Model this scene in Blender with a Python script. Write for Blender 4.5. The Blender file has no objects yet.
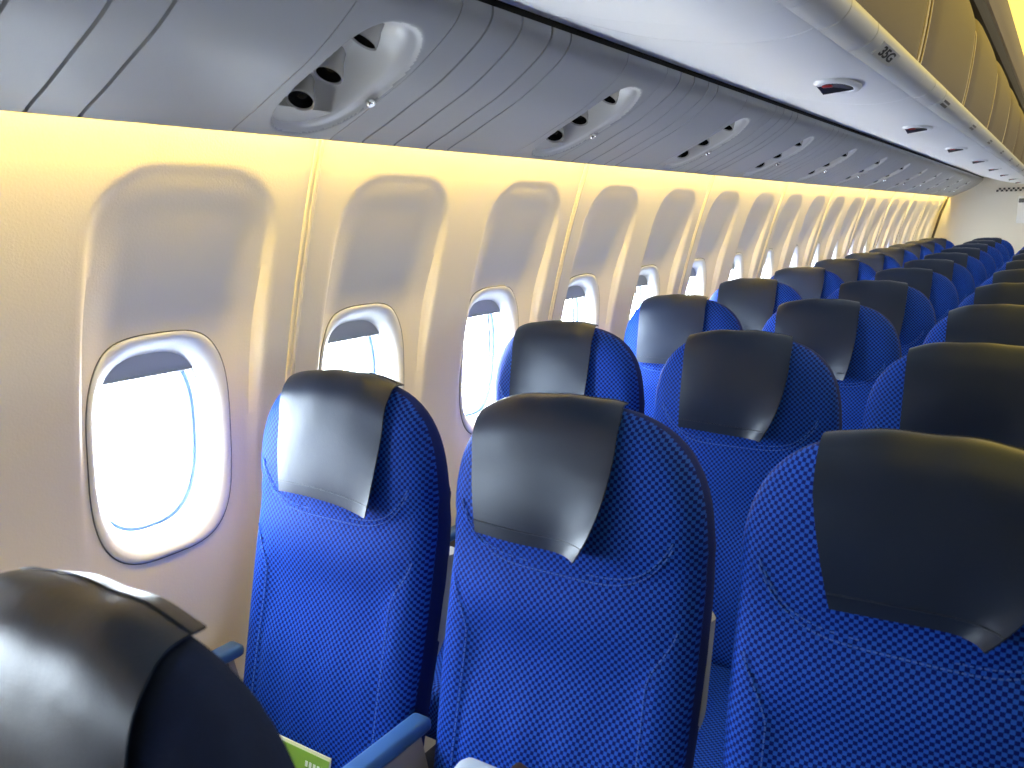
import bpy, bmesh, math, random
from mathutils import Vector
random.seed(7)
sc = bpy.context.scene
COL = sc.collection
PI = math.pi

# ------------------------------------------------------------------ camera, world, exposure
CAM = Vector((1.3832, -0.8972, 1.4489))
YAW, PITCH, ROLL, FPX = 0.5864, -0.1946, -0.0241, 826.67
_f = Vector((-math.sin(YAW)*math.cos(PITCH), math.cos(YAW)*math.cos(PITCH), math.sin(PITCH)))
_r = Vector((math.cos(YAW), math.sin(YAW), 0))
_u = _r.cross(_f)
_r2 = math.cos(ROLL)*_r + math.sin(ROLL)*_u
_u2 = -math.sin(ROLL)*_r + math.cos(ROLL)*_u
cd = bpy.data.cameras.new('camera')
cam = bpy.data.objects.new('camera', cd); COL.objects.link(cam)
from mathutils import Matrix
M = Matrix.Identity(4)
for i in range(3):
    M[i][0] = _r2[i]; M[i][1] = _u2[i]; M[i][2] = -_f[i]; M[i][3] = CAM[i]
cam.matrix_world = M
cd.sensor_fit = 'HORIZONTAL'; cd.sensor_width = 36.0; cd.lens = FPX/1024*36.0
cd.clip_start = 0.02; cd.clip_end = 200
cd.dof.use_dof = True; cd.dof.focus_distance = 2.4; cd.dof.aperture_fstop = 9.0
sc.camera = cam

world = bpy.data.worlds.new('daylight'); sc.world = world; world.use_nodes = True
bg = world.node_tree.nodes['Background']
bg.inputs[0].default_value = (0.84, 0.92, 1.0, 1); bg.inputs[1].default_value = 36.0
sc.view_settings.view_transform = 'Standard'; sc.view_settings.look = 'None'
sc.view_settings.gamma = 1.0; sc.view_settings.use_curve_mapping = False
sc.view_settings.exposure = 0.3
sc.cycles.max_bounces = 8; sc.cycles.diffuse_bounces = 5; sc.cycles.glossy_bounces = 3
sc.cycles.sample_clamp_indirect = 6.0
sc.cycles.use_denoising = True

CABIN_R = 5.87          # far side wall
Y0, Y1 = -1.70, 10.2    # front partition and rear bulkhead
W = 0.533               # window pitch
COVE = 55.0; COVE_COL = (1.0, 0.68, 0.15)
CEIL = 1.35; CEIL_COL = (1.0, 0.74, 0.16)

# ------------------------------------------------------------------ materials
def nodes_of(m): return m.node_tree.nodes, m.node_tree.links
def mat(name, col, rough=0.5, metal=0.0, bump=0.0, bscale=200.0, var=0.0, vscale=6.0, spec=0.5, coat=0.0, sheen=0.0, bdist=0.001):
    m = bpy.data.materials.new(name); m.use_nodes = True
    n, l = nodes_of(m); b = n['Principled BSDF']
    b.inputs['Base Color'].default_value = (*col, 1); b.inputs['Roughness'].default_value = rough
    b.inputs['Metallic'].default_value = metal; b.inputs['Specular IOR Level'].default_value = spec
    b.inputs['Coat Weight'].default_value = coat; b.inputs['Sheen Weight'].default_value = sheen
    tc = n.new('ShaderNodeTexCoord')
    if bump:
        t = n.new('ShaderNodeTexNoise'); t.inputs['Scale'].default_value = bscale; t.inputs['Detail'].default_value = 3
        l.new(tc.outputs['Object'], t.inputs['Vector'])
        bp = n.new('ShaderNodeBump'); bp.inputs['Strength'].default_value = bump; bp.inputs['Distance'].default_value = bdist
        l.new(t.outputs['Fac'], bp.inputs['Height']); l.new(bp.outputs['Normal'], b.inputs['Normal'])
    if var:
        t = n.new('ShaderNodeTexNoise'); t.inputs['Scale'].default_value = vscale; t.inputs['Detail'].default_value = 4
        l.new(tc.outputs['Object'], t.inputs['Vector'])
        mx = n.new('ShaderNodeMix'); mx.data_type = 'RGBA'
        mx.inputs['A'].default_value = (*[c*(1-var) for c in col], 1); mx.inputs['B'].default_value = (*[min(1, c*(1+var)) for c in col], 1)
        l.new(t.outputs['Fac'], mx.inputs['Factor']); l.new(mx.outputs['Result'], b.inputs['Base Color'])
    return m
def emit(name, col, s):
    m = bpy.data.materials.new(name); m.use_nodes = True
    n, l = nodes_of(m); n.remove(n['Principled BSDF'])
    e = n.new('ShaderNodeEmission'); e.inputs[0].default_value = (*col, 1); e.inputs[1].default_value = s
    l.new(e.outputs[0], n['Material Output'].inputs[0]); return m

def checker_fabric(name, ca, cb, sq=0.0056):
    m = mat(name, ca, 0.65, sheen=0.0, spec=0.12)
    n, l = nodes_of(m); b = n['Principled BSDF']
    b.inputs['Sheen Tint'].default_value = (0.35, 0.55, 1.0, 1); b.inputs['Sheen Roughness'].default_value = 0.4
    uv = n.new('ShaderNodeUVMap'); uv.uv_map = 'UVMap'
    nz = n.new('ShaderNodeTexNoise'); nz.inputs['Scale'].default_value = 40
    l.new(uv.outputs[0], nz.inputs['Vector'])
    ck = n.new('ShaderNodeTexChecker'); ck.inputs['Scale'].default_value = 1/sq
    l.new(uv.outputs[0], ck.inputs['Vector'])
    ck.inputs['Color1'].default_value = (*ca, 1); ck.inputs['Color2'].default_value = (*cb, 1)
    wv = n.new('ShaderNodeTexNoise'); wv.inputs['Scale'].default_value = 900; wv.inputs['Detail'].default_value = 1
    l.new(uv.outputs[0], wv.inputs['Vector'])
    hs = n.new('ShaderNodeHueSaturation'); l.new(ck.outputs['Color'], hs.inputs['Color'])
    mr = n.new('ShaderNodeMapRange'); mr.inputs['To Min'].default_value = 0.75; mr.inputs['To Max'].default_value = 1.25
    l.new(wv.outputs['Fac'], mr.inputs['Value']); l.new(mr.outputs[0], hs.inputs['Value'])
    l.new(hs.outputs[0], b.inputs['Base Color'])
    bp = n.new('ShaderNodeBump'); bp.inputs['Strength'].default_value = 0.5; bp.inputs['Distance'].default_value = 0.0008
    l.new(ck.outputs['Fac'], bp.inputs['Height']); l.new(bp.outputs['Normal'], b.inputs['Normal'])
    return m

def leather_mat():
    m = mat('headrest_leather', (0.007, 0.014, 0.040), 0.34, spec=0.36)
    n, l = nodes_of(m); b = n['Principled BSDF']
    tc = n.new('ShaderNodeTexCoord')
    v = n.new('ShaderNodeTexVoronoi'); v.inputs['Scale'].default_value = 700
    z = n.new('ShaderNodeTexNoise'); z.inputs['Scale'].default_value = 14; z.inputs['Detail'].default_value = 5
    l.new(tc.outputs['Object'], v.inputs['Vector']); l.new(tc.outputs['Object'], z.inputs['Vector'])
    b1 = n.new('ShaderNodeBump'); b1.inputs['Strength'].default_value = 0.18; b1.inputs['Distance'].default_value = 0.0006
    b.inputs['Specular Tint'].default_value = (0.82, 0.91, 1.0, 1)
    b2 = n.new('ShaderNodeBump'); b2.inputs['Strength'].default_value = 0.22; b2.inputs['Distance'].default_value = 0.006
    l.new(v.outputs['Distance'], b1.inputs['Height']); l.new(z.outputs['Fac'], b2.inputs['Height'])
    l.new(b2.outputs['Normal'], b1.inputs['Normal']); l.new(b1.outputs['Normal'], b.inputs['Normal'])
    return m

FAB = checker_fabric('blue_checked_fabric', (0.014, 0.088, 0.56), (0.001, 0.009, 0.15))
FABDARK = mat('blue_side_fabric', (0.002, 0.013, 0.13), 0.75, bump=0.4, bscale=900, spec=0.2)
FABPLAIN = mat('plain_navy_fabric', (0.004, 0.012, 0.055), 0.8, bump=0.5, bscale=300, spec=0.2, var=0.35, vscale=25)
THREAD = mat('blue_thread', (0.03, 0.12, 0.55), 0.6)
LEATHER = leather_mat()
WALL = mat('sidewall_panel', (0.85, 0.81, 0.735), 0.5, bump=0.25, bscale=260, bdist=0.0015, spec=0.4)
TRIM = mat('seam_trim', (0.85, 0.80, 0.70), 0.25, spec=0.7)
BEZEL = mat('window_bezel_plastic', (0.82, 0.83, 0.84), 0.32, spec=0.5)
GROOVE = mat('dark_gasket', (0.10, 0.10, 0.105), 0.6)
SHADE = mat('window_shade', (0.50, 0.52, 0.56), 0.5)
SEAL = mat('pane_seal', (0.12, 0.22, 0.42), 0.35)
PSU = mat('service_panel_grey', (0.315, 0.32, 0.325), 0.45, spec=0.4, bump=0.15, bscale=500)
PSUREC = mat('light_recess_plastic', (0.52, 0.515, 0.50), 0.4)
NOZ = mat('reading_light_barrel', (0.34, 0.33, 0.32), 0.25, spec=0.8)
NOZIN = mat('reading_light_lens', (0.012, 0.012, 0.014), 0.15)
CHROME = mat('chrome_button', (0.7, 0.7, 0.7), 0.2, metal=1.0)
BINB = mat('bin_bottom_panel', (0.86, 0.865, 0.88), 0.30, spec=0.5)
RAIL = mat('bin_rail', (0.58, 0.575, 0.56), 0.35, spec=0.6)
DOORM = mat('bin_door', (0.115, 0.078, 0.036), 0.5, bump=0.5, bscale=420, bdist=0.0012, spec=0.35)
DOOREDGE = mat('bin_door_edge', (0.80, 0.69, 0.45), 0.35)
SHADOWTRIM = mat('band_shadow_and_end_trim', (0.030, 0.024, 0.018), 0.6)  # near black: painted recess shadow above the bins, also the end trim colour
MOLDL = mat('outer_molding', (0.24, 0.18, 0.11), 0.45)
VOID = mat('void_black', (0.004, 0.004, 0.004), 0.9)
CEILM = mat('ceiling_panel', (0.80, 0.76, 0.68), 0.5)
FLOORM = mat('carpet', (0.05, 0.06, 0.11), 0.95, bump=0.6, bscale=600, var=0.3, vscale=150)
BULK = mat('bulkhead_laminate', (0.78, 0.75, 0.68), 0.45, bump=0.1)
PARTF = mat('front_partition_laminate', (0.22, 0.21, 0.19), 0.6)
SHELL = mat('seat_shell_plastic', (0.30, 0.33, 0.38), 0.4)
ARMBLUE = mat('armrest_cap', (0.045, 0.13, 0.36), 0.28, spec=0.6)
ARMSIDE = mat('armrest_side', (0.36, 0.35, 0.33), 0.5)
METAL = mat('seat_frame_metal', (0.35, 0.36, 0.38), 0.35, metal=0.8)
BLACK = mat('black_mark', (0.01, 0.01, 0.012), 0.5)
DARKPL = mat('marker_plate', (0.11, 0.105, 0.10), 0.4)
REDM = mat('red_lens', (0.35, 0.02, 0.02), 0.3)
BROWN = mat('brown_leather', (0.05, 0.028, 0.018), 0.55, bump=0.3, bscale=300)
CLOTH = mat('pale_blue_cloth', (0.42, 0.52, 0.68), 0.9, bump=0.5, bscale=500)
GREEN = mat('green_print', (0.22, 0.42, 0.045), 0.4)
CREAM = mat('cream_paper', (0.72, 0.74, 0.50), 0.5)
WHITE = mat('white_print', (0.85, 0.88, 0.75), 0.5)
STRAP = mat('seat_belt_webbing', (0.05, 0.045, 0.045), 0.7, bump=0.4, bscale=800)
COVEL = emit('cove_tube_glow', COVE_COL, COVE)
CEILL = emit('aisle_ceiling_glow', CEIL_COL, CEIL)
GLASS = bpy.data.materials.new('window_pane_glass'); GLASS.use_nodes = True
n, l = nodes_of(GLASS); n.remove(n['Principled BSDF'])
tr = n.new('ShaderNodeBsdfTransparent'); tr.inputs[0].default_value = (0.95, 0.98, 1, 1)
gl = n.new('ShaderNodeBsdfGlossy'); gl.inputs['Roughness'].default_value = 0.02
mx = n.new('ShaderNodeMixShader'); mx.inputs[0].default_value = 0.05
l.new(tr.outputs[0], mx.inputs[1]); l.new(gl.outputs[0], mx.inputs[2]); l.new(mx.outputs[0], n['Material Output'].inputs[0])

# ------------------------------------------------------------------ mesh helpers
class MB:
    """collects geometry for one mesh"""
    def __init__(s): s.v = []; s.f = []; s.mi = []; s.uv = {}
    def add(s, vs, fs, mi=0):
        o = len(s.v); s.v += [tuple(p) for p in vs]
        for f in fs: s.f.append(tuple(i+o for i in f)); s.mi.append(mi)
        return o
    def grid(s, P, mi=0, flip=False, closed_u=False):
        """P[j][i] points"""
        nj, ni = len(P), len(P[0]); o = len(s.v)
        for r in P: s.v += [tuple(p) for p in r]
        for j in range(nj-1):
            for i in range(ni if closed_u else ni-1):
                i2 = (i+1) % ni
                f = (o+j*ni+i, o+j*ni+i2, o+(j+1)*ni+i2, o+(j+1)*ni+i)
                s.f.append(f[::-1] if flip else f); s.mi.append(mi)
        return o
    def box(s, c, d, mi=0, bev=0.0, seg=2, R=None):
        bm = bmesh.new(); bmesh.ops.create_cube(bm, size=1)
        for v in bm.verts: v.co = Vector((v.co.x*d[0], v.co.y*d[1], v.co.z*d[2]))
        if bev: bmesh.ops.bevel(bm, geom=list(bm.edges), offset=bev, segments=seg, affect='EDGES', profile=0.5)
        bm.verts.index_update()
        vs = [(R @ v.co if R else v.co) + Vector(c) for v in bm.verts]
        s.add(vs, [[v.index for v in f.verts] for f in bm.faces], mi); bm.free()
    def tube(s, pts, r, seg=6, mi=0, cap=True):
        pts = [Vector(p) for p in pts]; rings = []
        for k, p in enumerate(pts):
            t = (pts[min(k+1, len(pts)-1)] - pts[max(k-1, 0)]).normalized()
            a = t.orthogonal().normalized() if k == 0 else (a - t*a.dot(t)).normalized()
            b = t.cross(a); rr = r[k] if isinstance(r, (list, tuple)) else r
            rings.append([p + (a*math.cos(2*PI*q/seg) + b*math.sin(2*PI*q/seg))*rr for q in range(seg)])
        o = s.grid(rings, mi, closed_u=True)
        if cap:
            s.f.append(tuple(range(o, o+seg))[::-1]); s.mi.append(mi)
            e = o+(len(pts)-1)*seg; s.f.append(tuple(range(e, e+seg))); s.mi.append(mi)
    def lathe(s, c, ax, prof, seg=28, mi=0):
        a = ax.orthogonal().normalized(); b = ax.cross(a)
        s.grid([[c+ax*h+(a*math.cos(2*PI*q/seg)+b*math.sin(2*PI*q/seg))*r for q in range(seg)] for h, r in prof], mi, closed_u=True)
    def prism(s, prof, y0, y1, mi=0, steps=1, cap=True):
        """closed profile of (x,z) swept along y"""
        P = [[(x, y0+(y1-y0)*k/steps, z) for x, z in prof] for k in range(steps+1)]
        o = s.grid(P, mi, closed_u=True); nn = len(prof)
        if cap:
            s.f.append(tuple(range(o, o+nn))); s.mi.append(mi)
            e = o+steps*nn; s.f.append(tuple(range(e, e+nn))[::-1]); s.mi.append(mi)
    def build(s, name, mats, parent=None, smooth=True, uv=None, angle=40):
        me = bpy.data.meshes.new(name); me.from_pydata(s.v, [], s.f)
        for m in (mats if isinstance(mats, (list, tuple)) else [mats]): me.materials.append(m)
        me.polygons.foreach_set('material_index', s.mi)
        if smooth:
            me.polygons.foreach_set('use_smooth', [True]*len(me.polygons))
        if uv:
            ul = me.uv_layers.new(name='UVMap')
            for lp in me.loops: ul.data[lp.index].uv = uv[lp.vertex_index]
        me.update()
        bm = bmesh.new(); bm.from_mesh(me); bmesh.ops.recalc_face_normals(bm, faces=bm.faces)
        for e in bm.edges:
            if len(e.link_faces) == 2 and e.calc_face_angle(0) > math.radians(angle): e.smooth = False
        bm.to_mesh(me); bm.free()
        o = bpy.data.objects.new(name, me); COL.objects.link(o)
        if parent: o.parent = parent
        return o

def empty(name, loc=(0, 0, 0), rot=(0, 0, 0)):
    o = bpy.data.objects.new(name, None); COL.objects.link(o); o.location = loc; o.rotation_euler = rot
    o.empty_display_size = 0.05; return o
def tag(o, label=None, cat=None, group=None, kind=None):
    if label: o['label'] = label
    if cat: o['category'] = cat
    if group: o['group'] = group
    if kind: o['kind'] = kind
    return o
def copy_tree(o, parent=None):
    c = o.copy(); COL.objects.link(c)
    if parent: c.parent = parent
    for ch in list(kids.get(o.name, [])):
        copy_tree(ch, c)
    return c
kids = {}
def register(o):
    """remember the children of a prototype before it is copied"""
    allo = [q for q in bpy.data.objects]
    for q in allo:
        if q.parent: kids.setdefault(q.parent.name, [])
    for q in allo:
        if q.parent and q not in kids[q.parent.name]: kids[q.parent.name].append(q)
def interp(tab, t):
    if t <= tab[0][0]: return tab[0][1]
    for (a, va), (b, vb) in zip(tab, tab[1:]):
        if t <= b:
            k = (t-a)/(b-a); return va+(vb-va)*k
    return tab[-1][1]
def sstep(t): t = max(0, min(1, t)); return t*t*(3-2*t)
def smooth_path(pts, n):
    """Catmull-Rom through pts"""
    out = []; m = len(pts)-1
    for k in range(n+1):
        t = k/n*m; i = min(int(t), m-1); u = t-i
        p0, p1, p2, p3 = (Vector(pts[max(i-1, 0)]), Vector(pts[i]), Vector(pts[i+1]), Vector(pts[min(i+2, m)]))
        out.append(0.5*((2*p1) + (-p0+p2)*u + (2*p0-5*p1+4*p2-p3)*u*u + (-p0+3*p1-3*p2+p3)*u**3))
    return out
ORD = ['first', 'second', 'third', 'fourth', 'fifth', 'sixth', 'seventh', 'eighth', 'ninth', 'tenth', 'eleventh', 'twelfth',
       'thirteenth', 'fourteenth', 'fifteenth', 'sixteenth', 'seventeenth', 'eighteenth', 'nineteenth', 'twentieth']

# ------------------------------------------------------------------ cabin shell
m = MB(); m.box((CABIN_R/2, (Y0+Y1)/2, -0.03), (CABIN_R+0.3, Y1-Y0+0.2, 0.06))
tag(m.build('floor', FLOORM, smooth=False), kind='structure')

WPROF = [(0.0, 0.02), (0.3, 0.0), (0.6, -0.004), (0.85, 0.004), (0.95, 0.014), (1.0, 0.021), (1.06, 0.033), (1.14, 0.049),
         (1.28, 0.084), (1.43, 0.127), (1.52, 0.156), (1.6, 0.184), (1.7, 0.220), (1.80, 0.25)]
def wall_x(z): return sum(interp(WPROF, z+d) for d in (-0.05, -0.03, -0.01, 0.01, 0.03, 0.05))/6
DEPTH = [(0.80, 0.0), (0.88, 0.006), (0.95, 0.014), (1.06, 0.027), (1.15, 0.042), (1.266, 0.052), (1.33, 0.0385), (1.40, 0.025), (1.48, 0.0125), (1.56, 0.003)]
def recess(y, z):
    """depth of the scalloped window bay; y relative to the window centre"""
    hw, top, r = 0.187, 1.553, 0.125
    qx = abs(y-0.004) - (hw-r); qz = z - (top-r)
    d = math.hypot(max(qx, 0), max(qz, 0)) + min(max(qx, qz), 0) - r
    return sum(interp(DEPTH, z+k) for k in (-0.03, -0.01, 0.01, 0.03))/4*(0.50*sstep(-d/0.015)+0.50*sstep(-d/0.085))
ZC, HW, HH = 1.051, 0.151, 0.216
def bay_x(y, z): return wall_x(z) - recess(y, z)
def sq(hw, hh, n=72, e=3.3):
    out = []
    for k in range(n):
        a = 2*PI*k/n; c, s_ = math.cos(a), math.sin(a)
        out.append((hw*math.copysign(abs(c)**(2/e), c), hh*math.copysign(abs(s_)**(2/e), s_)))
    return out
def panel_mesh():
    m = MB(); ny, y0 = 120, -W/2
    zs = [0.0, 0.15, 0.3, 0.45, 0.6, 0.7] + [0.75+0.0085*k for k in range(98)] + [1.60, 1.63, 1.66, 1.70, 1.75, 1.80]
    idx = {}
    ys = [y0 + 2*W*i/ny for i in range(ny+1)]
    def wy(y): return y if y < W/2 else y-W
    for j, z in enumerate(zs):
        for i, y in enumerate(ys):
            idx[(i, j)] = len(m.v); m.v.append((bay_x(wy(y), z), y, z))
    for j in range(len(zs)-1):
        for i in range(ny):
            yc, zc = wy((ys[i]+ys[i+1])/2), (zs[j]+zs[j+1])/2
            if (abs(yc+0.011)/(HW-0.010))**3 + (abs(zc-ZC)/(HH-0.010))**3 < 1: continue
            m.f.append((idx[(i, j)], idx[(i, j+1)], idx[(i+1, j+1)], idx[(i+1, j)])); m.mi.append(0)
    return m
NP = 6
first_panel = None
for k in range(-2, 11):
    if first_panel is None: first_panel = panel_mesh().build('wall_left', WALL); o = first_panel
    else: o = first_panel.copy(); COL.objects.link(o)
    o.location = (0, k*2*W - W*1.0, 0)
    # panel spans windows (2k-1, 2k) so that the seams fall at (0.5 + 2n) W
    o.location.y = (2*k-1)*W
    tag(o, kind='structure')
tr0 = None
for k in range(-2, 10):
    ysm = (2*k+0.5)*W
    if tr0 is None:
        m = MB()
        for half in (1,):
            P = []
            for z in [0.0, 0.3, 0.6, 0.8, 0.9]+[0.95+0.03*q for q in range(22)]+[1.62, 1.70]:
                x = wall_x(z); P.append([(x-0.004, -0.012, z), (x+0.003, -0.010, z), (x+0.0045, -0.006, z), (x+0.001, -0.0045, z), (x+0.001, -0.002, z), (x+0.006, 0.0, z), (x+0.0065, 0.005, z), (x+0.003, 0.010, z), (x-0.004, 0.012, z)])
            m.grid(P)
        tr0 = m.build('trim_1', TRIM); o = tr0
    else: o = tr0.copy(); COL.objects.link(o)
    o.name = 'trim_%d' % (k+3); o.location = (0, ysm, 0); tag(o, kind='structure')

# backing skin outside the panels keeps daylight out except through the windows
m = MB(); idx = {}
ysk = []
y = Y0-0.1
win_y = [k*W for k in range(-3, 19)]
skin_x = -0.085
edges = sorted(set([Y0-0.1, Y1+0.1] + [wy_ + s*0.118 for wy_ in win_y for s in (-1, 1)]))
zed = [-0.05, ZC-0.175, ZC+0.175, 2.6]
for a, b in zip(edges, edges[1:]):
    for j in range(3):
        mid = (a+b)/2
        if j == 1 and any(abs(mid-w_) < 0.11 for w_ in win_y) : continue
        m.add([(skin_x, a, zed[j]), (skin_x, b, zed[j]), (skin_x, b, zed[j+1]), (skin_x, a, zed[j+1])], [(0, 1, 2, 3)])
tag(m.build('wall_outer_left', SHELL, smooth=False), kind='structure')

# ------------------------------------------------------------------ windows
BZ = [(0.80, 0.001), (0.85, 0.001), (0.95, 0.0025), (1.06, 0.010), (1.15, 0.018), (1.266, 0.034), (1.30, 0.039)]
def bez_x(z): return interp(BZ, z)-0.002
def ring(hw, hh, dx, e=3.3):
    k = sstep((HW-hw-0.004)/0.030)      # the outer flange follows the bay, the inner rings lie in the window plane
    return [(bay_x(a-0.012, ZC+b)*(1-k)+bez_x(ZC+b)*k+dx, a, ZC+b) for a, b in sq(hw, hh, 72, e)]
def build_window(root):
    m = MB(); m.grid([ring(HW+0.0005, HH+0.0005, -0.004), ring(HW+0.0005, HH+0.0005, 0.0012), ring(HW-0.0015, HH-0.0015, 0.0012), ring(HW-0.0015, HH-0.0015, -0.004)], closed_u=True)
    m.build('gasket', GROOVE, root)
    m = MB(); rs = [ring(HW-0.0015, HH-0.0015, -0.003), ring(HW-0.0018, HH-0.0018, 0.0026), ring(HW-0.005, HH-0.005, 0.0045), ring(HW-0.012, HH-0.012, 0.0045), ring(HW-0.022, HH-0.024, -0.006, 2.9),
          ring(HW-0.032, HH-0.037, -0.024, 2.8), ring(HW-0.035, HH-0.041, -0.032, 2.8)]
    m.grid(rs, closed_u=True); fr = m.build('window_frame', BEZEL, root, angle=70)
    m = MB(); rs = [ring(HW-0.035, HH-0.041, -0.0322, 2.8), ring(HW-0.028, HH-0.034, -0.0330, 2.8), ring(HW-0.028, HH-0.034, -0.0380, 2.8), ring(HW-0.036, HH-0.042, -0.0385, 2.8),
          ring(HW-0.038, HH-0.045, -0.056, 2.7), ring(HW-0.020, HH-0.025, -0.060, 2.7), ring(HW-0.015, HH-0.02, -0.088, 2.7)]
    m.grid(rs, closed_u=True); m.build('window_liner', BEZEL, root, angle=50)
    m = MB(); rs = [ring(HW-0.034, HH-0.040, -0.060, 2.6), ring(HW-0.043, HH-0.050, -0.060, 2.6), ring(HW-0.046, HH-0.053, -0.066, 2.6), ring(HW-0.034, HH-0.040, -0.068, 2.6)]
    m.grid(rs, closed_u=True); m.build('pane_seal', SEAL, root)
    # pane
    m = MB(); r0 = ring(HW-0.036, HH-0.042, -0.063, 2.6); m.add(r0, [tuple(range(len(r0)))]); m.build('window_pane', GLASS, root, smooth=False)
    # partly raised shade: curved slab with a pull lip
    m = MB(); zt = ZC+HH-0.036; zb = ZC+HH-0.082; P = []
    for dx in (-0.0335, -0.0375):
        rows = []
        for q in range(5):
            z = zb + (zt-zb)*q/4; hh_ = HH-0.036; hw_ = HW-0.030
            w_ = hw_*(1-min(1, (z-ZC)/hh_)**2.8)**(1/2.8)
            rows.append([(bez_x(z)+dx, -w_+2*w_*i/12, z) for i in range(13)])
        P.append(rows)
    m.grid(P[0]); m.grid(P[1], flip=True)
    m.tube([(bez_x(zb)-0.0345, -0.108+0.216*i/8, zb-0.001) for i in range(9)], 0.003, 8)
    m.build('window_shade', SHADE, root)
win0 = None
for k in range(-3, 19):
    if win0 is None:
        win0 = empty('window_1'); build_window(win0); register(win0); o = win0
    else: o = copy_tree(win0)
    o.location = (0, k*W-0.012, 0); o.name = 'window_%d' % (k+4); tag(o, kind='structure')
    pl = bpy.data.lights.new('daylight_portal', 'AREA'); pl.shape = 'RECTANGLE'; pl.size = 0.24; pl.size_y = 0.35
    pl.cycles.is_portal = True
    po = bpy.data.objects.new('daylight_portal', pl); COL.objects.link(po)
    po.location = (-0.10, k*W-0.010, ZC); po.rotation_euler = (PI/2, 0, -PI/2)

# ------------------------------------------------------------------ opposite side, ceiling, partitions
m = MB()
zlo, zhi = 0.90, 1.20
yy = [Y0-0.1]; 
for k in range(0, 12): yy += [-1.2+k*0.95-0.11, -1.2+k*0.95+0.11]
yy.append(Y1+0.1)
for i, (a, b) in enumerate(zip(yy, yy[1:])):
    for j, (c, d) in enumerate(((0, zlo), (zlo, zhi), (zhi, 2.6))):
        if j == 1 and i % 2 == 1: continue
        m.add([(CABIN_R, a, c), (CABIN_R, b, c), (CABIN_R, b, d), (CABIN_R, a, d)], [(0, 1, 2, 3)])
tag(m.build('wall_right', WALL, smooth=False), kind='structure')
for k in range(0, 12):
    pl = bpy.data.lights.new('daylight_portal', 'AREA'); pl.shape = 'RECTANGLE'; pl.size = 0.22; pl.size_y = 0.30
    pl.cycles.is_portal = True
    po = bpy.data.objects.new('daylight_portal', pl); COL.objects.link(po)
    po.location = (CABIN_R+0.01, -1.2+k*0.95, 1.05); po.rotation_euler = (PI/2, 0, PI/2)
m = MB(); m.box((CABIN_R/2, Y0-0.03, 1.3), (CABIN_R+0.3, 0.06, 2.75)); tag(m.build('wall_front', PARTF, smooth=False), kind='structure')
m = MB(); m.box((CABIN_R/2, Y1+0.03, 1.3), (CABIN_R+0.3, 0.06, 2.75)); tag(m.build('wall_rear', BULK, smooth=False), kind='structure')
m = MB(); m.box((CABIN_R/2, (Y0+Y1)/2, 2.63), (CABIN_R+0.3, Y1-Y0+0.2, 0.06)); tag(m.build('ceiling', CEILM, smooth=False), kind='structure')

# ------------------------------------------------------------------ passenger service panels
PP = [(0.237, 1.603), (0.255, 1.612), (0.30, 1.631), (0.36, 1.659), (0.43, 1.692), (0.49, 1.729), (0.53, 1.759), (0.549, 1.783), (0.552, 1.802)]
PPs = smooth_path([(a, 0, b) for a, b in PP], 96)
plen = [0.0]
for a, b in zip(PPs, PPs[1:]): plen.append(plen[-1]+(b-a).length)
PL = plen[-1]
def psu_pt(s):
    """point and outward (down, inboard) normal of the panel profile at arc length s"""
    s = max(0, min(PL, s))
    for k in range(len(plen)-1):
        if s <= plen[k+1]+1e-9: break
    t = (s-plen[k])/(plen[k+1]-plen[k]); p = PPs[k].lerp(PPs[k+1], t)
    a = PPs[max(k-1, 0)]; b = PPs[min(k+2, len(PPs)-1)]; d = (b-a).normalized()
    return Vector((p.x, 0, p.z)), Vector((d.z, 0, -d.x))
ROWP = 0.8221
def psu_oval(s, y):
    """signed position in the light recess; y from the panel's low edge"""
    a = (s-0.163)/0.156; b = (y-0.120)/0.094
    return (abs(a)**2.6 + abs(b)**2.6)**(1/2.6)
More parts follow.
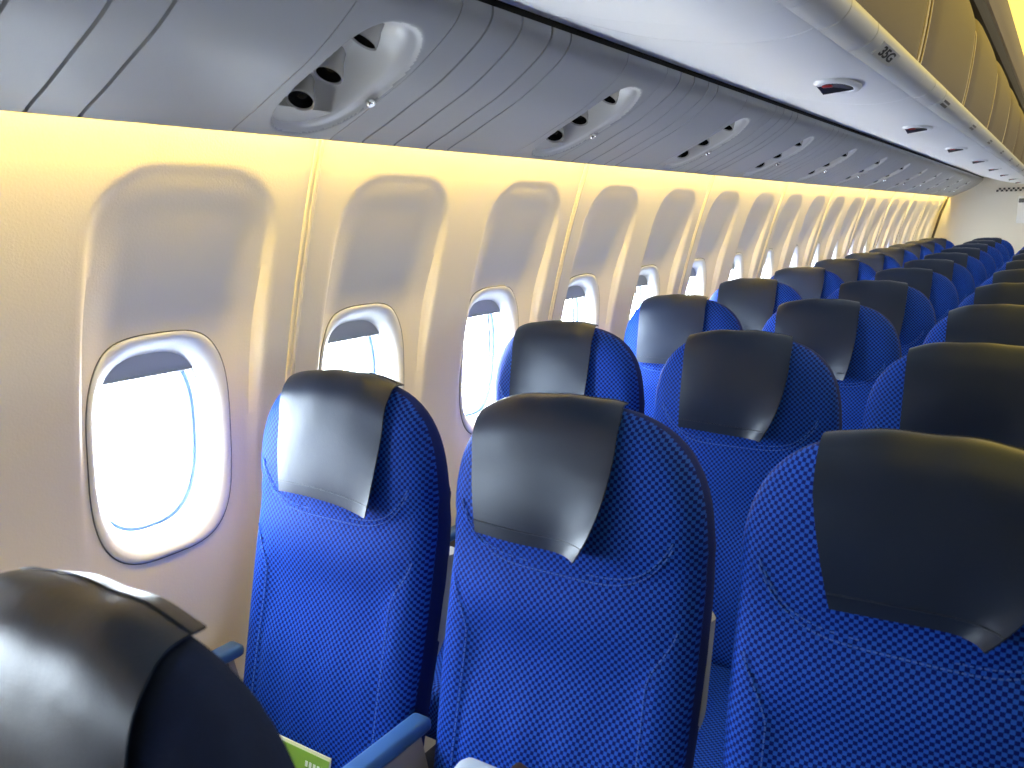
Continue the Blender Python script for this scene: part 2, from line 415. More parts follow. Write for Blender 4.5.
def psu_unit(root):
    m = MB(); ns, ny = 130, 90; P = []
    for j in range(ny+1):
        y = 0.001 + 0.216*j/ny; row = []
        for i in range(ns+1):
            s = PL*i/ns; p, nn = psu_pt(s); o = psu_oval(s, y); dep = 0
            if o < 1:
                edge = sstep((1-o)/0.10)
                 # deep by the low edge, shallow at the far edge
                o2 = (abs((s-0.163)/0.152)**2.6 + abs((y-0.092)/0.092)**2.6)**(1/2.6)
                dep = edge*(0.007 + 0.058*sstep((1-o2)/0.50))
            row.append((p.x-nn.x*dep, y, p.z-nn.z*dep))
        P.append(row)
    m.grid(P)
    for q in range(len(m.f)):
        j_, i_ = divmod(q, ns)
        if psu_oval(PL*(i_+0.5)/ns, 0.001+0.216*(j_+0.5)/ny) < 0.97: m.mi[q] = 1
    # returned edges
    for y in (0.001, 0.217):
        m.grid([[(psu_pt(PL*i/40)[0].x, y, psu_pt(PL*i/40)[0].z) for i in range(41)],
                [(psu_pt(PL*i/40)[0].x-psu_pt(PL*i/40)[1].x*0.008, y, psu_pt(PL*i/40)[0].z-psu_pt(PL*i/40)[1].z*0.008) for i in range(41)]])
    lip(m, 0.001, 0.217)
    m.build('panel', [PSU, PSUREC], root, angle=60)
    for s, ax in ((0.092, Vector((0.25, -0.50, -0.75))), (0.166, Vector((0.05, -0.48, -0.85))), (0.256, Vector((-0.25, -0.45, -0.85)))):
        p, nn = psu_pt(s); ax = ax.normalized()
        c = Vector((p.x, 0.080, p.z)) - nn*0.012; r0 = 0.0225
        m = MB(); m.lathe(c, ax, [(-0.052, r0*0.55), (-0.046, r0*0.74), (-0.026, r0*0.80), (-0.018, r0*0.93), (-0.004, r0*1.04), (0, r0*1.06), (0.001, r0*1.0), (0.0, r0*0.92), (-0.002, r0*0.90)])
        lt = m.build('reading_light', NOZ, root, angle=60)
        m = MB(); m.lathe(c, ax, [(-0.0018, r0*0.90), (-0.016, r0*0.82), (-0.020, r0*0.74), (-0.026, r0*0.4), (-0.027, 0.0001)]); m.build('lens', NOZIN, lt)
    m = MB(); p, nn = psu_pt(0.13); c = Vector((p.x, 0.205, p.z))
    m.tube([c-nn*0.004, c+nn*0.003, c+nn*0.006], [0.009, 0.009, 0.0065], 16); m.build('call_button', CHROME, root)
def lip(m, y0, y1):
    """the rolled lower lip of a panel, over the cove"""
    pr = [(0.237, 1.603), (0.231, 1.603), (0.228, 1.607), (0.229, 1.613), (0.236, 1.617), (0.30, 1.642)]
    m.grid([[(x, y0, z) for x, z in pr], [(x, y1, z) for x, z in pr]])
def psu_filler(root):
    m = MB(); L = 0.604; gro = [0.084, 0.176, 0.278, 0.351]
    ys = [0.001]
    for g in gro: ys += [g-0.0030, g-0.0018, g+0.0018, g+0.0030]
    ys += [0.42, 0.50, L-0.001]
    P = []
    for y in ys:
        dep = max([0.007 if abs(y-g) < 0.003 else 0 for g in gro]); row = []
        for i in range(61):
            p, nn = psu_pt(PL*i/60); row.append((p.x-nn.x*dep, y, p.z-nn.z*dep))
        P.append(row)
    m.grid(P)
    for q in range(len(m.f)):
        j_ = q//60; yc = (ys[j_]+ys[j_+1])/2
        if any(abs(yc-g) < 0.001 for g in gro): m.mi[q] = 1
    for y in (0.001, L-0.001):
        m.grid([[(psu_pt(PL*i/40)[0].x, y, psu_pt(PL*i/40)[0].z) for i in range(41)],
                [(psu_pt(PL*i/40)[0].x-psu_pt(PL*i/40)[1].x*0.008, y, psu_pt(PL*i/40)[0].z-psu_pt(PL*i/40)[1].z*0.008) for i in range(41)]])
    lip(m, 0.001, L-0.001)
    return m.build('service_panel_filler', [PSU, GROOVE], angle=25)
psu0 = empty('passenger_service_unit'); psu_unit(psu0); register(psu0)
fil0 = psu_filler(None)
for r in range(-2, 12):
    y = 0.022 + r*ROWP
    o = psu0 if r == -2 else copy_tree(psu0)
    o.location = (0, y, 0)
    if r < 0: lab = 'grey ceiling panel with recessed reading lights, %s' % ('ahead of the first window panel' if r == -1 else 'furthest forward beyond the first window panel')
    else: lab = '%s grey panel from the front with reading lights in an oval recess' % ORD[r]
    tag(o, lab, 'reading light panel', 'oval reading light panels above the windows')
    o = fil0 if r == -2 else fil0.copy()
    if r > -2: COL.objects.link(o)
    L_end = y+0.218+0.604
    o.location = (0, y+0.218, 0)
    if r == 11: o.scale.y = (Y1-0.004-(y+0.218))/0.604
    tag(o, 'ribbed grey panel above the windows, %s' % (('just behind the %s oval reading light recess' % ORD[r]) if r >= 0 else ('just ahead of the first oval reading light recess' if r == -1 else 'furthest forward along the sidewall')), 'ceiling panel', 'ribbed grey panels above the windows')
# cove light above the lip, between panels and wall
m = MB(); m.box((0.238, (Y0+Y1)/2, 1.678), (0.040, Y1-Y0-0.02, 0.010), bev=0.004)
o = m.build('cove_light', COVEL); tag(o, 'warm strip light hidden behind the grey panels above the windows', 'light')
m = MB(); m.add([(0.20, Y0, 1.74), (0.56, Y0, 1.84), (0.56, Y1, 1.84), (0.20, Y1, 1.74)], [(0, 1, 2, 3)])
tag(m.build('ceiling_cove', VOID, smooth=False), kind='structure')
m = MB(); m.add([(0.547, Y0, 1.793), (0.547, Y1, 1.793), (0.556, Y1, 1.84), (0.556, Y0, 1.84)], [(0, 1, 2, 3)])
tag(m.build('trim_16', VOID, smooth=False), kind='structure')  # unseen black baffle, added to keep cove light out of the gap

# ------------------------------------------------------------------ overhead bins
BB = smooth_path([(a, 0, b) for a, b in [(0.557, 1.812), (0.570, 1.8135), (0.600, 1.806), (0.643, 1.790), (0.74, 1.757), (0.83, 1.737), (0.90, 1.7245), (0.95, 1.7205), (1.0, 1.7235), (1.034, 1.7315)]], 32)
RL = smooth_path([(a, 0, b) for a, b in [(1.036, 1.7275), (1.050, 1.7280), (1.066, 1.7335), (1.078, 1.7425), (1.085, 1.755), (1.084, 1.768), (1.074, 1.775)]], 18)
DP = smooth_path([(a, 0, b) for a, b in [(1.072, 1.764), (1.080, 1.79), (1.088, 1.84), (1.095, 1.90), (1.100, 1.97), (1.098, 2.02), (1.087, 2.06), (1.066, 2.095), (1.03, 2.118), (0.98, 2.13)]], 36)
BL = 0.97
def bin_unit(root):
    m = MB(); P = []
    for y, dz in ((0.0005, 0.010), (0.0005, 0.0), (0.167, 0.0), (0.1685, 0.003), (0.1705, 0.003), (0.172, 0.0), (BL/2, 0.0), (BL-0.0005, 0.0), (BL-0.0005, 0.010)):
        P.append([(p.x, y, p.z+dz) for p in BB])
    m.grid(P)
    m.prism([(0.565, 1.835), (0.565, 2.35), (0.99, 2.35), (0.99, 1.76)], 0.003, BL-0.003)
    m.build('bin_bottom', BINB, root, angle=50)
    m = MB(); P = []
    for y, g in ((0.0005, 0.0), (0.167, 0), (0.168, 0.003), (0.1715, 0.003), (0.1725, 0), (0.38, 0), (0.382, 0.0025), (0.386, 0.0025), (0.388, 0), (BL-0.0005, 0)):
        row = []
        for q, p in enumerate(RL):
            c = Vector((1.055, 0, 1.76)); d = (Vector((c.x, 0, c.z))-Vector((p.x, 0, p.z))).normalized()
            row.append((p.x+d.x*g, y, p.z+d.z*g))
        P.append(row)
    m.grid(P); m.build('rail', RAIL, root, angle=50)
    # door: a pillowed panel with rounded upper corners
    def door_shape(m, inset, dx, yo=0.0):
        """rows up the profile; the upper corners fall away round"""
        P = []; nU = len(DP)-1; ny = 28
        for q in range(nU+1):
            p = DP[q]; v = q/nU
            row = []
            for i in range(ny+1):
                u = -math.cos(PI*i/ny); hwy = BL/2-0.006-inset
                # top corner rounding: narrower towards the top
                t = max(0, (v-0.50)/0.50); sh = 1-0.30*t**2.4
                y = BL/2 + u*hwy*sh
                bulge = 0.012*(1-abs(u)**6) - 0.012
                pil = 0.020*max(0, abs(u)-0.80)/0.20
                row.append((p.x+dx-pil**1.0*0.5+bulge*0.6, y+yo, p.z-(0.11*t*abs(u)**4)))
            P.append(row)
        return P
    m = MB(); P = door_shape(m, 0.0, 0.0); m.grid(P)
    for side in (0, -1):
        m.grid([[r[side] for r in P], [(r[side][0]-0.03, r[side][1], r[side][2]) for r in P]])
    dr = m.build('door', DOORM, root, angle=50)
    for side, s_ in ((0, 1), (-1, -1)):
        m = MB()
        m.tube([(r[side][0]+0.0015, r[side][1], r[side][2]) for r in P], 0.0032, 8)
        m.tube([(r[side][0]+0.006, r[side][1]+s_*0.020, r[side][2]) for r in P[:30]], 0.0022, 6)
        m.build('edge_strip', DOOREDGE, dr)
def signal_light(c, idx_):
    root = empty('signal_light', c); pts = []
    m = MB()
    for rr, dz in ((1.0, 0.001), (0.93, -0.004), (0.80, -0.006), (0.66, -0.005), (0.60, 0.0)):
        pts.append([(0.044*rr*math.cos(a), 0.115*rr*math.sin(a), dz) for a in [2*PI*k/36 for k in range(36)]])
    m.grid(pts, closed_u=True); m.build('bezel', BEZEL, root)
    m = MB(); m.add([(-0.030, -0.066, -0.0045), (0.020, -0.066, -0.0045), (0.024, 0.052, -0.0045), (-0.030, 0.0, -0.016), (-0.030, -0.066, 0.0), (0.020, -0.066, 0.0), (0.024, 0.052, 0.0), (-0.030, 0.0, 0.0)],
                    [(0, 1, 2, 3), (4, 5, 1, 0), (5, 6, 2, 1), (6, 7, 3, 2), (7, 4, 0, 3)]); m.build('lens', BLACK, root, smooth=False)
    m = MB(); m.box((-0.010, -0.050, -0.0065), (0.020, 0.016, 0.004), bev=0.001); m.build('indicator', REDM, root)
    tag(root, '%s small dark triangular signal light from the front on the white bin underside' % ORD[idx_], 'signal light', 'signal lights under the luggage bins')
for q in range(8): signal_light((0.945, 1.065+1.165*q, 1.7195), q)
def rail_frame():
    p = RL[5]; q = RL[11]; d = Vector((q.x-p.x, 0, q.z-p.z)).normalized(); return (p.lerp(q, 0.5), d)
bin0 = empty('overhead_bin'); bin_unit(bin0); register(bin0)
bins = []
B0 = 0.33
for k in range(-2, 10):
    o = bin0 if k == -2 else copy_tree(bin0)
    y = B0+(k-0)*BL; o.location = (0, y, 0); bins.append(o)
    if k == 9: o.scale.y = (Y1-0.02-y)/BL if y+BL > Y1 else 1
    nm = ORD[k+2]
    tag(o, '%s closed luggage bin from the front, tan door over a white underside' % nm, 'luggage bin', 'closed overhead luggage bins')
# seat row markers on the rail
mp, md = rail_frame(); mn = Vector((md.z, 0, -md.x))
def marker(y, big, idx_):
    root = empty('row_marker', (mp.x, y, mp.z))
    m = MB(); hw_, hh_ = (0.085, 0.014) if big else (0.055, 0.009)
    A = []
    for a in (-1, 1):
        for b in (-1, 1): A.append(md*(b*hh_)+Vector((0, a*hw_, 0)))
    top = [A[0]+mn*0.0028, A[1]+mn*0.0028, A[3]+mn*0.0028, A[2]+mn*0.0028]; bot = [p-mn*0.003 for p in top]
    m.add(top+bot, [(0, 1, 2, 3), (4, 5, 1, 0), (5, 6, 2, 1), (6, 7, 3, 2), (7, 4, 0, 3)])
    m.build('plate', RAIL if big else DARKPL, root, smooth=False)
    if big:
        cu = bpy.data.curves.new('row_number', 'FONT'); cu.body = '35G'; cu.size = 0.026; cu.extrude = 0.0003; cu.offset = 0.0007
        cu.align_x = 'CENTER'; cu.align_y = 'CENTER'
        t = bpy.data.objects.new('tmp', cu); COL.objects.link(t)
        dg = bpy.context.evaluated_depsgraph_get(); me = bpy.data.meshes.new_from_object(t.evaluated_get(dg))
        bpy.data.objects.remove(t); me.name = 'row_number'; me.materials.clear(); me.materials.append(BLACK)
        o = bpy.data.objects.new('row_number', me); COL.objects.link(o); o.parent = root
        R = Matrix((Vector((0, 1, 0)), md, mn)).transposed(); o.matrix_local = Matrix.Translation(mn*0.0032) @ R.to_4x4() @ Matrix.Diagonal((2.6, 1, 1, 1))
    tag(root, ('pale seat row marker reading 35G on the luggage bin rail' if big else 'small dark seat row marker on the bin rail, %s behind the 35G marker' % ORD[idx_-1]), 'sign', 'seat row markers on the bin rail')
for q, y in enumerate([0.87, 1.78, 2.60, 3.40, 4.22, 5.04, 5.86, 6.68]): marker(y, q == 0, q)

# painted shadow band and molding above the bins and the lit aisle ceiling
m = MB(); m.prism([(0.94, 2.14), (1.00, 2.135), (1.06, 2.14), (1.078, 2.165), (1.082, 2.175), (1.04, 2.20), (0.94, 2.18)], Y0+0.01, Y1-0.01)
tag(m.build('trim_15', SHADOWTRIM, angle=30), kind='structure')  # recess shadow behind the door tops, put in as a near-black strip
m = MB(); m.prism([(1.078, 2.166), (1.088, 2.170), (1.100, 2.190), (1.108, 2.20), (1.122, 2.235), (1.112, 2.245), (1.06, 2.245)], Y0+0.01, Y1-0.01)
tag(m.build('trim_13', MOLDL, angle=30), kind='structure')
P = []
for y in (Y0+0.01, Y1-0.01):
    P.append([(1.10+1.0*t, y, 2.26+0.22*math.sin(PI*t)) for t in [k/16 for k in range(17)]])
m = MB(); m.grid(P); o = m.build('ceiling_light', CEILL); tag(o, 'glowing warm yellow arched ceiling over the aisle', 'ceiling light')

# ------------------------------------------------------------------ rear bulkhead details
m = MB()
cols_, rows_ = 34, 2
for i in range(cols_):
    for j in range(rows_):
        if (i+j) % 2 == 0:
            x = 0.70+0.0225*i; z = 1.655+0.021*j
            m.box((x, Y1-0.004, z), (0.0215, 0.008, 0.020))
o = m.build('checkered_vent_strip', BLACK, smooth=False); tag(o, 'black checkered vent strip across the cream rear bulkhead', 'vent')
r_ = empty('wall_unit', (0.99, Y1, 1.44)); m = MB(); m.box((0, -0.02, 0.0), (0.16, 0.04, 0.30), bev=0.008); m.build('housing', BINB, r_)
m = MB(); m.box((-0.02, -0.043, 0.10), (0.10, 0.006, 0.045), bev=0.003); m.build('window', DARKPL, r_)
tag(r_, 'white wall unit with a small dark opening on the rear bulkhead', 'wall unit')
m = MB(); m.prism([(0.0, 0.0), (0.03, 0.0), (0.035, 0.85), (0.085, 1.14), (0.155, 1.43), (0.22, 1.61), (0.20, 1.61), (0.13, 1.43), (0.06, 1.14), (0.01, 0.85)], Y1-0.035, Y1-0.001)
tag(m.build('trim_14', SHADOWTRIM), kind='structure')

# ------------------------------------------------------------------ seats
ZT = 1.174   # top of the backrest cushion
HWS = 0.220
def hw_at(d):
    if d < 0.22: return HWS*(1-(1-max(d, 0)/0.22)**2.9)**(1/2.9)
    return HWS - 0.010*sstep((d-0.35)/0.35)
def dtop(x):
    a = min(1, abs(x)/HWS); return 0.22*(1-(1-a**2.9)**(1/2.9))
def yf(x, d):
    """front face of the backrest; 0 is the rear of the top ridge"""
    a = abs(x)/HWS
    y = -0.047 - 0.15*d - 0.10*max(0, d-0.25) - 0.020*math.sin(min(1, d/0.25)*PI)*0.4
    y += 0.020*a**3
    cen = (1-sstep((abs(x)-0.125)/0.05))*sstep((d-0.30)/0.10)
    y += 0.014*cen
    y -= 0.012*sstep((d-0.42)/0.12)*(1-sstep((d-0.60)/0.1))*cen
    y += 0.0016*math.sin(x*75+1)*cen*sstep((d-0.4)/0.1)
    # slight crease where the head cushion is sewn down
    y += 0.004*math.exp(-((d-0.245+0.05*a**4)/0.008)**2)
    y += 0.0045*math.exp(-((abs(x)-bol(d))/0.006)**2)*sstep((d-0.30)/0.03)
    return y
def bol(d): return 0.152 + 0.040*(1-sstep((d-0.29)/0.10))
def thick(d): return 0.050 + 0.09*min(max(d, 0), 0.36)
BOT = 0.78
def outline(n=132):
    pts = []; 
    side = [(hw_at(d), d) for d in [0.22*(k/40)**2.6 for k in range(41)]] + [(hw_at(d), d) for d in [0.22+0.02*k for k in range(1, 27)]]
    side += [(0.220, 0.765), (0.205, BOT)]
    pts = [(-x, d) for x, d in side[::-1]] + side[1:] + [(0.1, BOT), (0.0, BOT), (-0.1, BOT)]
    # resample evenly
    L = [0]; pts.append(pts[0])
    for a, b in zip(pts, pts[1:]): L.append(L[-1]+math.hypot(b[0]-a[0], b[1]-a[1]))
    out = []; k = 0
    for i in range(n):
        s = L[-1]*i/n
        while L[k+1] < s: k += 1
        t = (s-L[k])/(L[k+1]-L[k]); out.append((pts[k][0]+(pts[k+1][0]-pts[k][0])*t, pts[k][1]+(pts[k+1][1]-pts[k][1])*t))
    return out
def seat_backrest(parent):
    out = outline(); n_ = len(out); C = (0.0, 0.36)
    nor = []
    for i in range(n_):
        a, b = out[i-1], out[(i+1) % n_]; t = Vector((b[0]-a[0], b[1]-a[1])).normalized(); nor.append((t.y, -t.x))
        p = out[i]
        if (p[0]-C[0])*nor[i][0]+(p[1]-C[1])*nor[i][1] < 0: nor[i] = (-nor[i][0], -nor[i][1])
    m = MB(); uv = []
    def put(ringpts, uvs):
        o = len(m.v); m.v += ringpts; uv.extend(uvs); return o
    def join(o1, o2, mi=0):
        for i in range(n_):
            m.f.append((o1+i, o1+(i+1) % n_, o2+(i+1) % n_, o2+i)); m.mi.append(mi)
    c0 = len(m.v); m.v.append((0, yf(0, C[1]), ZT-C[1])); uv.append((0, -C[1]))
    prev = None; IN = 0.15
    rs = [0.06*k for k in range(1, 14)] + [0.80, 0.82, 0.84, 1-IN]
    for r in rs:
        ps, us = [], []
        for (x, d) in out:
            X, D = C[0]+(x-C[0])*r, C[1]+(d-C[1])*r
            ps.append((X, yf(X, D), ZT-D)); us.append((X, -D))
        o = put(ps, us)
        if prev is None:
            for i in range(n_): m.f.append((c0, o+i, o+(i+1) % n_)); m.mi.append(0)
        else: join(prev, o)
        prev = o
    for k in range(1, 9):
        ph = PI/2*k/8; r = 1-IN*(1-math.sin(ph)); ps, us = [], []
        for i, (x, d) in enumerate(out):
            X, D = C[0]+(x-C[0])*r, C[1]+(d-C[1])*r
            ps.append((X, yf(X, D)+0.028*(1-math.cos(ph)), ZT-D)); us.append((X+nor[i][0]*0.010*k/8, -D-nor[i][1]*0.01*k/8))
        o = put(ps, us); join(prev, o); prev = o
    for k, (q, rr) in enumerate(((0.45, 1.0), (0.8, 0.995), (0.97, 0.965), (1.0, 0.90))):
        ps, us = [], []
        for i, (x, d) in enumerate(out):
            X, D = C[0]+(x-C[0])*rr, C[1]+(d-C[1])*rr
            y0_ = yf(x, d)+0.028; y1_ = yf(x, d)+thick(d)+0.004
            ps.append((X, y0_+(y1_-y0_)*q, ZT-D)); e_ = 0.010+(y1_-y0_)*q
            us.append((x+nor[i][0]*e_, -d-nor[i][1]*e_))
        o = put(ps, us); join(prev, o, 1); prev = o
    c1 = len(m.v); m.v.append((0, yf(0, 0.36)+0.085, ZT-0.36)); uv.append((0, 0))
    for i in range(n_): m.f.append((c1, prev+(i+1) % n_, prev+i)); m.mi.append(1)
    # double stitched seams in thread
    def stitch(path, r=0.0011, off=0.0015, dash=True):
        pts = [Vector((x, yf(x, d)-off, ZT-d)) for x, d in path]
        k = 0
        while k+2 < len(pts):
            b = len(m.v); m.tube(pts[k:k+3], r, 5, mi=2); uv.extend([(0, 0)]*(len(m.v)-b)); k += 3
    for off in (0, 0.009):
        stitch([(-0.185+0.37*t, 0.245+off - 0.075*abs(2*t-1)**5) for t in [k/150 for k in range(151)]])
    for s in (-1, 1):
        stitch([(s*(bol(d)+0.006), d) for d in [0.30+0.0026*k for k in range(144)]])
    return m.build('backrest', [FAB, FABDARK, THREAD], parent, uv=uv, angle=80)

def flap_mesh(w=0.265, drop=0.218, xoff=0.0, rcurl=0.02, rin=0.03, lcurl=0.0, lin=0.0, seed=0, sk=0.0, rearlift=0.010):
    """the leather cover: from a loose hem behind the ridge, over the top and down the front"""
    rnd = random.Random(seed); ph = [rnd.uniform(0, 6.28) for _ in range(4)]
    m = MB(); nu, nv = 30, 46; P = []
    for j in range(nv+1):
        v = j/nv
        row = []
        for i in range(nu+1):
            u = i/nu; a = 2*u-1
            x0 = xoff + a*w/2
            dt = dtop(max(-0.2, min(0.2, x0)))*0.85
            # centre line of this strip in (y, z)
            key = [(0.012, -0.006+rearlift*(0.3+0.7*u)), (-0.012, 0.008), (-0.036, 0.007), (-0.059, -0.018), (-0.067, -0.055)]
            L0 = 0.13
            lp = v*(L0+drop-0.05)
            if lp < L0:
                t = lp/L0*4; k = min(int(t), 3); f = t-k
                p0 = Vector(key[max(k-1, 0)]); p1 = Vector(key[k]); p2 = Vector(key[k+1]); p3 = Vector(key[min(k+2, 4)])
                q = 0.5*((2*p1)+(-p0+p2)*f+(2*p0-5*p1+4*p2-p3)*f*f+(-p0+3*p1-3*p2+p3)*f**3)
                y, z = q.x, q.y; X = x0 - (0.018*max(0, 1-lp/L0*1.6) if a > 0 else 0)*a
                hang = 0.0
            else:
                d = 0.055+(lp-L0)*1.0; hang = (d-0.055)/max(0.01, drop-0.055)
                X = x0 + a*0 - (rin*(0.25*hang+0.75*hang**2.6) if a > 0 else -lin*hang**1.3)*abs(a)**1.5 + sk*hang
                z = -d; y = yf(X, d+dt*0.0)-0.007
            if lp >= L0*0.75:
                hh_ = max(0, (lp-L0*0.75)/(L0*0.25+drop-0.055))
                y -= rcurl*hh_**1.2*max(0, a)**2.2 + lcurl*hh_**1.2*max(0, -a)**2.2 + 0.004*hh_
                y += 0.0012*math.sin(4*a+ph[0]+2*hh_)*hh_ - 0.006*(1-a*a)*hh_*(1-hh_)
                z += -0.002*hh_*(max(0, a)**2)+0.003*hh_*math.sin(2*a+ph[2])
            z += 0.001*math.sin(9*a+ph[3])*(1-v)
            row.append(Vector((X, y, ZT-dt*(1-sstep(v*1.3-0.3))*1.0+z)))
        P.append(row)
    for it in range(10):
        N = [[p.copy() for p in r] for r in P]
        for j in range(1, nv):
            for i in range(nu+1):
                N[j][i].y = (P[j-1][i].y+2*P[j][i].y+P[j+1][i].y)/4; N[j][i].z = (P[j-1][i].z+2*P[j][i].z+P[j+1][i].z)/4
        P = N
    # thickness
    Q = []
    for j in range(nv+1):
        r = []
        for i in range(nu+1):
            a = P[min(j+1, nv)][i]-P[max(j-1, 0)][i]; b = P[j][min(i+1, nu)]-P[j][max(i-1, 0)]
            nn = a.cross(b).normalized(); r.append(P[j][i]+nn*0.0022)
        Q.append(r)
    m.grid(P); m.grid(Q, flip=True)
    for i_ in (0, nu): m.grid([[P[j][i_] for j in range(nv+1)], [Q[j][i_] for j in range(nv+1)]])
    for j_ in (0, nv): m.grid([[P[j_][i] for i in range(nu+1)], [Q[j_][i] for i in range(nu+1)]])
    # hem ridge along the lower edge and beside the loose upper edge
    def hem(v, off=0.0014):
        j = v*nv; j0 = int(j); f = j-j0
        pts = []
        for i in range(nu+1):
            p = P[j0][i].lerp(P[min(j0+1, nv)][i], f); q = Q[j0][i].lerp(Q[min(j0+1, nv)][i], f)
            out_ = (p-q).normalized()
            pts.append((p+out_*off*0.4) if outward else (q-out_*off*0.4))
        m.tube(pts, 0.0011, 5)
    outward = (P[nv//2][nu//2].y < Q[nv//2][nu//2].y)
    hem(0.93); hem(0.075)
    return m

def seat_proto():
    root = empty('airline_seat')
    bk = seat_backrest(root)
    fl = flap_mesh().build('headrest_cover', LEATHER, root, angle=60)
    # rear shell with a light side rail that sweeps in at the hinge
    m = MB(); P = []
    for k in range(40):
        d = 0.31+0.42*k/39
        hw_ = HWS-0.003 - 0.026*sstep((d-0.44)/0.10)
        yb = yf(0.22, d); 
        prof = [(-hw_+0.004, yb+0.066), (-hw_-0.002, yb+0.068), (-hw_-0.003, yb+0.088), (-hw_+0.010, yb+0.108), (-hw_*0.6, yb+0.118), (0, yb+0.122),
                (hw_*0.6, yb+0.118), (hw_-0.010, yb+0.108), (hw_+0.003, yb+0.088), (hw_+0.002, yb+0.068), (hw_-0.004, yb+0.066)]
        P.append([(x, y, ZT-d) for x, y in prof])
    m.grid(P); m.add([P[0][i] for i in range(11)], [tuple(range(11))]); m.add([P[-1][i] for i in range(11)], [tuple(range(11))])
    m.build('back_shell', SHELL, root, angle=50)
    # cushion
    m = MB(); uv = []
    out = [(0.224*math.copysign(abs(math.cos(a))**0.35, math.cos(a)), -0.395+0.245*math.copysign(abs(math.sin(a))**0.35, math.sin(a))) for a in [2*PI*k/64 for k in range(64)]]
    rings = []
    for r, dz in ((0.2, 0.0), (0.5, 0.0), (0.75, 0.002), (0.88, -0.001), (0.95, -0.010), (0.985, -0.028), (1.0, -0.05), (1.0, -0.10), (0.96, -0.125), (0.5, -0.125)):
        rr = []
        for x, y in out:
            X, Y = x*r, -0.395+(y+0.395)*r
            rr.append((X, Y, 0.470+dz-0.052-0.010*(1-r)+0.05*(-(Y+0.15))*0.4)); uv.append((X*(1+0.2*max(0, -dz)/0.1), Y-dz*(1 if y < -0.395 else -1)))
        rings.append(rr)
    m.grid(rings, closed_u=True); m.f.append(tuple(range(64))); m.mi.append(0); e = 9*64; m.f.append(tuple(range(e, e+64))); m.mi.append(0)
    m.build('seat_cushion', FAB, root, uv=uv, angle=60)
    # under-seat frame and legs
    m = MB(); m.box((0, -0.38, 0.285), (0.44, 0.44, 0.02), bev=0.004)
    m.tube([(-0.225, -0.20, 0.28), (0.225, -0.20, 0.28)], 0.018, 10); m.tube([(-0.225, -0.52, 0.28), (0.225, -0.52, 0.28)], 0.018, 10)
    for s in (-1, 1): m.box((s*0.200, -0.11, 0.36), (0.022, 0.10, 0.18), bev=0.004)
    m.build('seat_frame', METAL, root)
    for s in (-1, 1):
        for y in (-0.52, -0.20):
            m = MB(); m.tube([(s*0.17, y, 0.28), (s*0.17, y+0.02*(1 if y < -0.3 else 1), 0.15), (s*0.17, y+0.04, 0.0)], 0.013, 10)
            m.box((s*0.17, y+0.04, 0.006), (0.05, 0.09, 0.012), bev=0.003); m.build('leg', METAL, root)
    return root
def add_arm(root, xc, panel=False):
    m = MB(); R = Matrix.Identity(3)
    m.box((0, 0, 0), (0.042, 0.385, 0.026), bev=0.010, seg=3)
    for v in range(len(m.v)):
        x, y, z = m.v[v]; m.v[v] = (x+xc, y-0.315, z+0.612+0.02*max(0, (-y))*0.3)
    cap = m.build('armrest', ARMBLUE, root)
    m = MB()
    pr = [(-0.150, 0.600), (-0.505, 0.600), (-0.512, 0.575), (-0.490, 0.52), (-0.40, 0.47), (-0.20, 0.35), (-0.13, 0.35), (-0.125, 0.48)]
    a = [(xc-0.016, y, z) for y, z in pr]; b = [(xc+0.016, y, z) for y, z in pr]; k = len(pr)
    m.add(a+b, [tuple(range(k)), tuple(range(k, 2*k))[::-1]]+[(i, (i+1) % k, k+(i+1) % k, k+i) for i in range(k)])
    m.build('armrest_side', ARMSIDE, cap, smooth=False)
    if panel:
        m = MB(); m.box((xc+0.018, -0.25, 0.572), (0.006, 0.17, 0.060), bev=0.002); cp = m.build('control_panel', DARKPL, cap)
        m = MB(); m.tube([(xc+0.019, -0.235, 0.574), (xc+0.025, -0.235, 0.574), (xc+0.026, -0.235, 0.574)], [0.013, 0.012, 0.009], 20); m.build('recline_button', CHROME, cp)
seat0 = seat_proto()
# three prototypes share the body; armrests differ
add_arm(seat0, 0.2405); register(seat0)
COLX = [0.295, 0.780, 1.268]; ROW0 = 0.203
KIND = ['window seat', 'middle seat', 'aisle side seat']
flaps = {(1, 0): dict(w=0.262, xoff=0.002, drop=0.214, rcurl=0.022, rin=0.012, lin=0.010, seed=3),
         (1, 1): dict(w=0.256, xoff=-0.036, drop=0.206, rcurl=0.030, rin=0.036, lin=0.020, lcurl=0.006, seed=5),
         (1, 2): dict(w=0.270, xoff=0.014, drop=0.200, rcurl=0.028, rin=0.062, lcurl=0.0, seed=9, lin=0.030),
         (2, 0): dict(w=0.240, xoff=-0.020, rcurl=0.012, rin=0.010, seed=11),
         (2, 1): dict(w=0.250, xoff=-0.010, rcurl=0.034, rin=0.040, seed=13),
         (2, 2): dict(w=0.262, xoff=-0.006, rcurl=0.030, rin=0.03, seed=15),
         (3, 0): dict(w=0.240, xoff=-0.024, rcurl=0.010, rin=0.016, seed=17),
         (3, 1): dict(w=0.250, xoff=-0.026, rcurl=0.030, rin=0.020, seed=19),
         (0, 1): dict(w=0.262, xoff=-0.014, rcurl=0.002, rin=0.0, seed=21)}
rnd = random.Random(4)
meshes = {}
NAMES = {}
spots = [(r, c) for r in range(1, 12) for c in range(3)]+[(0, 1)]
first = True
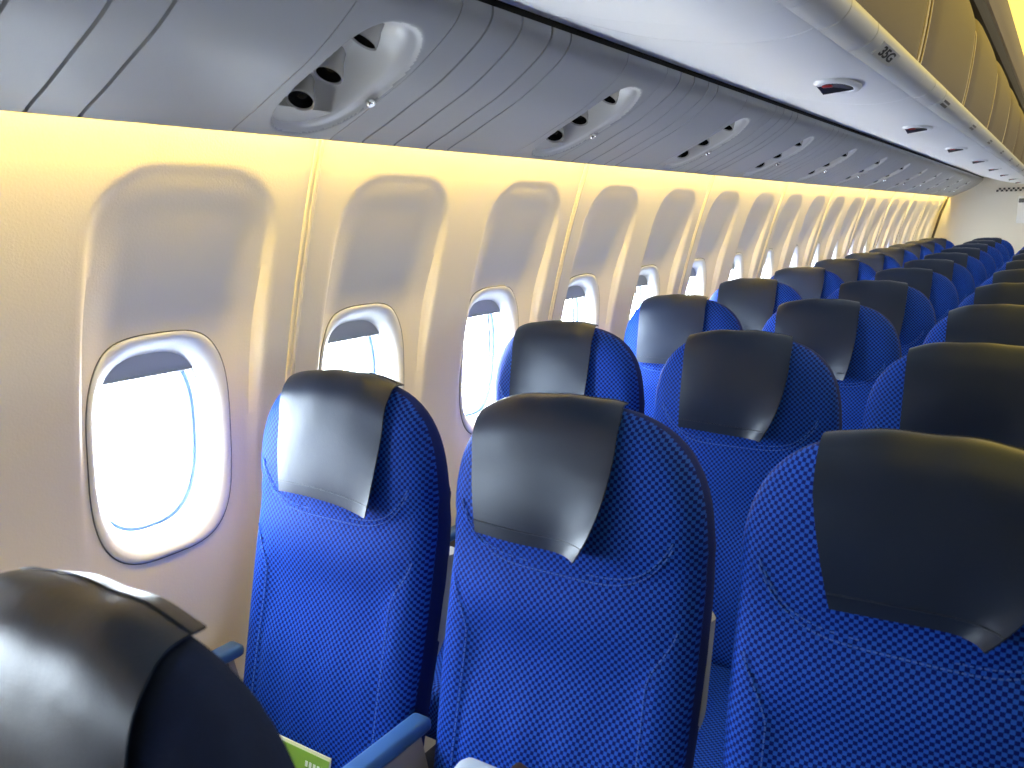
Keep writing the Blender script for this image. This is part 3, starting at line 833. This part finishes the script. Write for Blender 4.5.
for r, c in spots:
    o = seat0 if first else copy_tree(seat0)
    first = False
    dx = 0
    o.location = (COLX[c]+(0.013 if r == 0 else 0), ROW0+(r-1)*ROWP+(0.044 if r == 0 else 0), 0)
    for ch in o.children:
        if ch.name.startswith('headrest_cover'):
            kw = flaps.get((r, c)) or dict(w=0.250, xoff=rnd.uniform(-0.028, -0.006), rcurl=rnd.uniform(0.012, 0.030), rin=rnd.uniform(0.01, 0.03), seed=rnd.randint(0, 999))
            t = flap_mesh(**kw).build('headrest_cover', LEATHER, None, angle=60)
            ch.data = t.data; bpy.data.objects.remove(t)
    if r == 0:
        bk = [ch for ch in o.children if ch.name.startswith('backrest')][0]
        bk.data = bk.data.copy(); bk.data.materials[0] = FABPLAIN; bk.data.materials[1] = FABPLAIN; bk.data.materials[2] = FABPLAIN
    if c == 0: add_arm(o, -0.243, panel=True)
    if r == 0: lab = 'nearest plain navy seat at the bottom left corner, grey leather cover over its top'
    elif c == 0: lab = '%s blue window seat back along the sidewall, dark leather cover on its head end' % ORD[r-1]
    elif c == 1: lab = 'blue middle seat between window and aisle seats, %s row facing the camera' % ORD[r-1]
    else: lab = '%s blue seat back on the right, below the luggage bins, dark leather cover' % ORD[r-1]
    tag(o, lab, 'seat', 'rows of blue cabin seats')

# ------------------------------------------------------------------ loose items
r_ = empty('leaflet', (0.293, -0.002, 0.437), (math.radians(-14), 0, math.radians(0)))
m = MB(); m.box((0, 0, 0.033), (0.15, 0.004, 0.09), bev=0.001); m.build('page', CREAM, r_)
m = MB(); m.box((0, -0.0026, 0.050), (0.148, 0.0012, 0.045)); m.build('green_band', GREEN, r_, smooth=False)
m = MB()
for k in range(5): m.box((0.02+0.010*k, -0.0038, 0.052), (0.006, 0.0006, 0.010))
m.build('printed_words', WHITE, r_, smooth=False)
tag(r_, 'green and cream leaflet standing on the nearest window seat cushion', 'leaflet')

r_ = empty('rolled_blanket', (0.757, -0.055, 0.43), (math.radians(-8), 0, 0))
m = MB(); m.box((0, 0, 0.117), (0.14, 0.05, 0.234), bev=0.022, seg=4); m.build('cloth', CLOTH, r_)
m = MB(); m.box((0.012, -0.004, 0.126), (0.040, 0.062, 0.242), bev=0.006, R=Matrix.Rotation(math.radians(14), 3, 'Y')); m.build('band', BROWN, r_)
tag(r_, 'pale blue folded blanket with a dark brown band on the nearest middle seat', 'blanket')
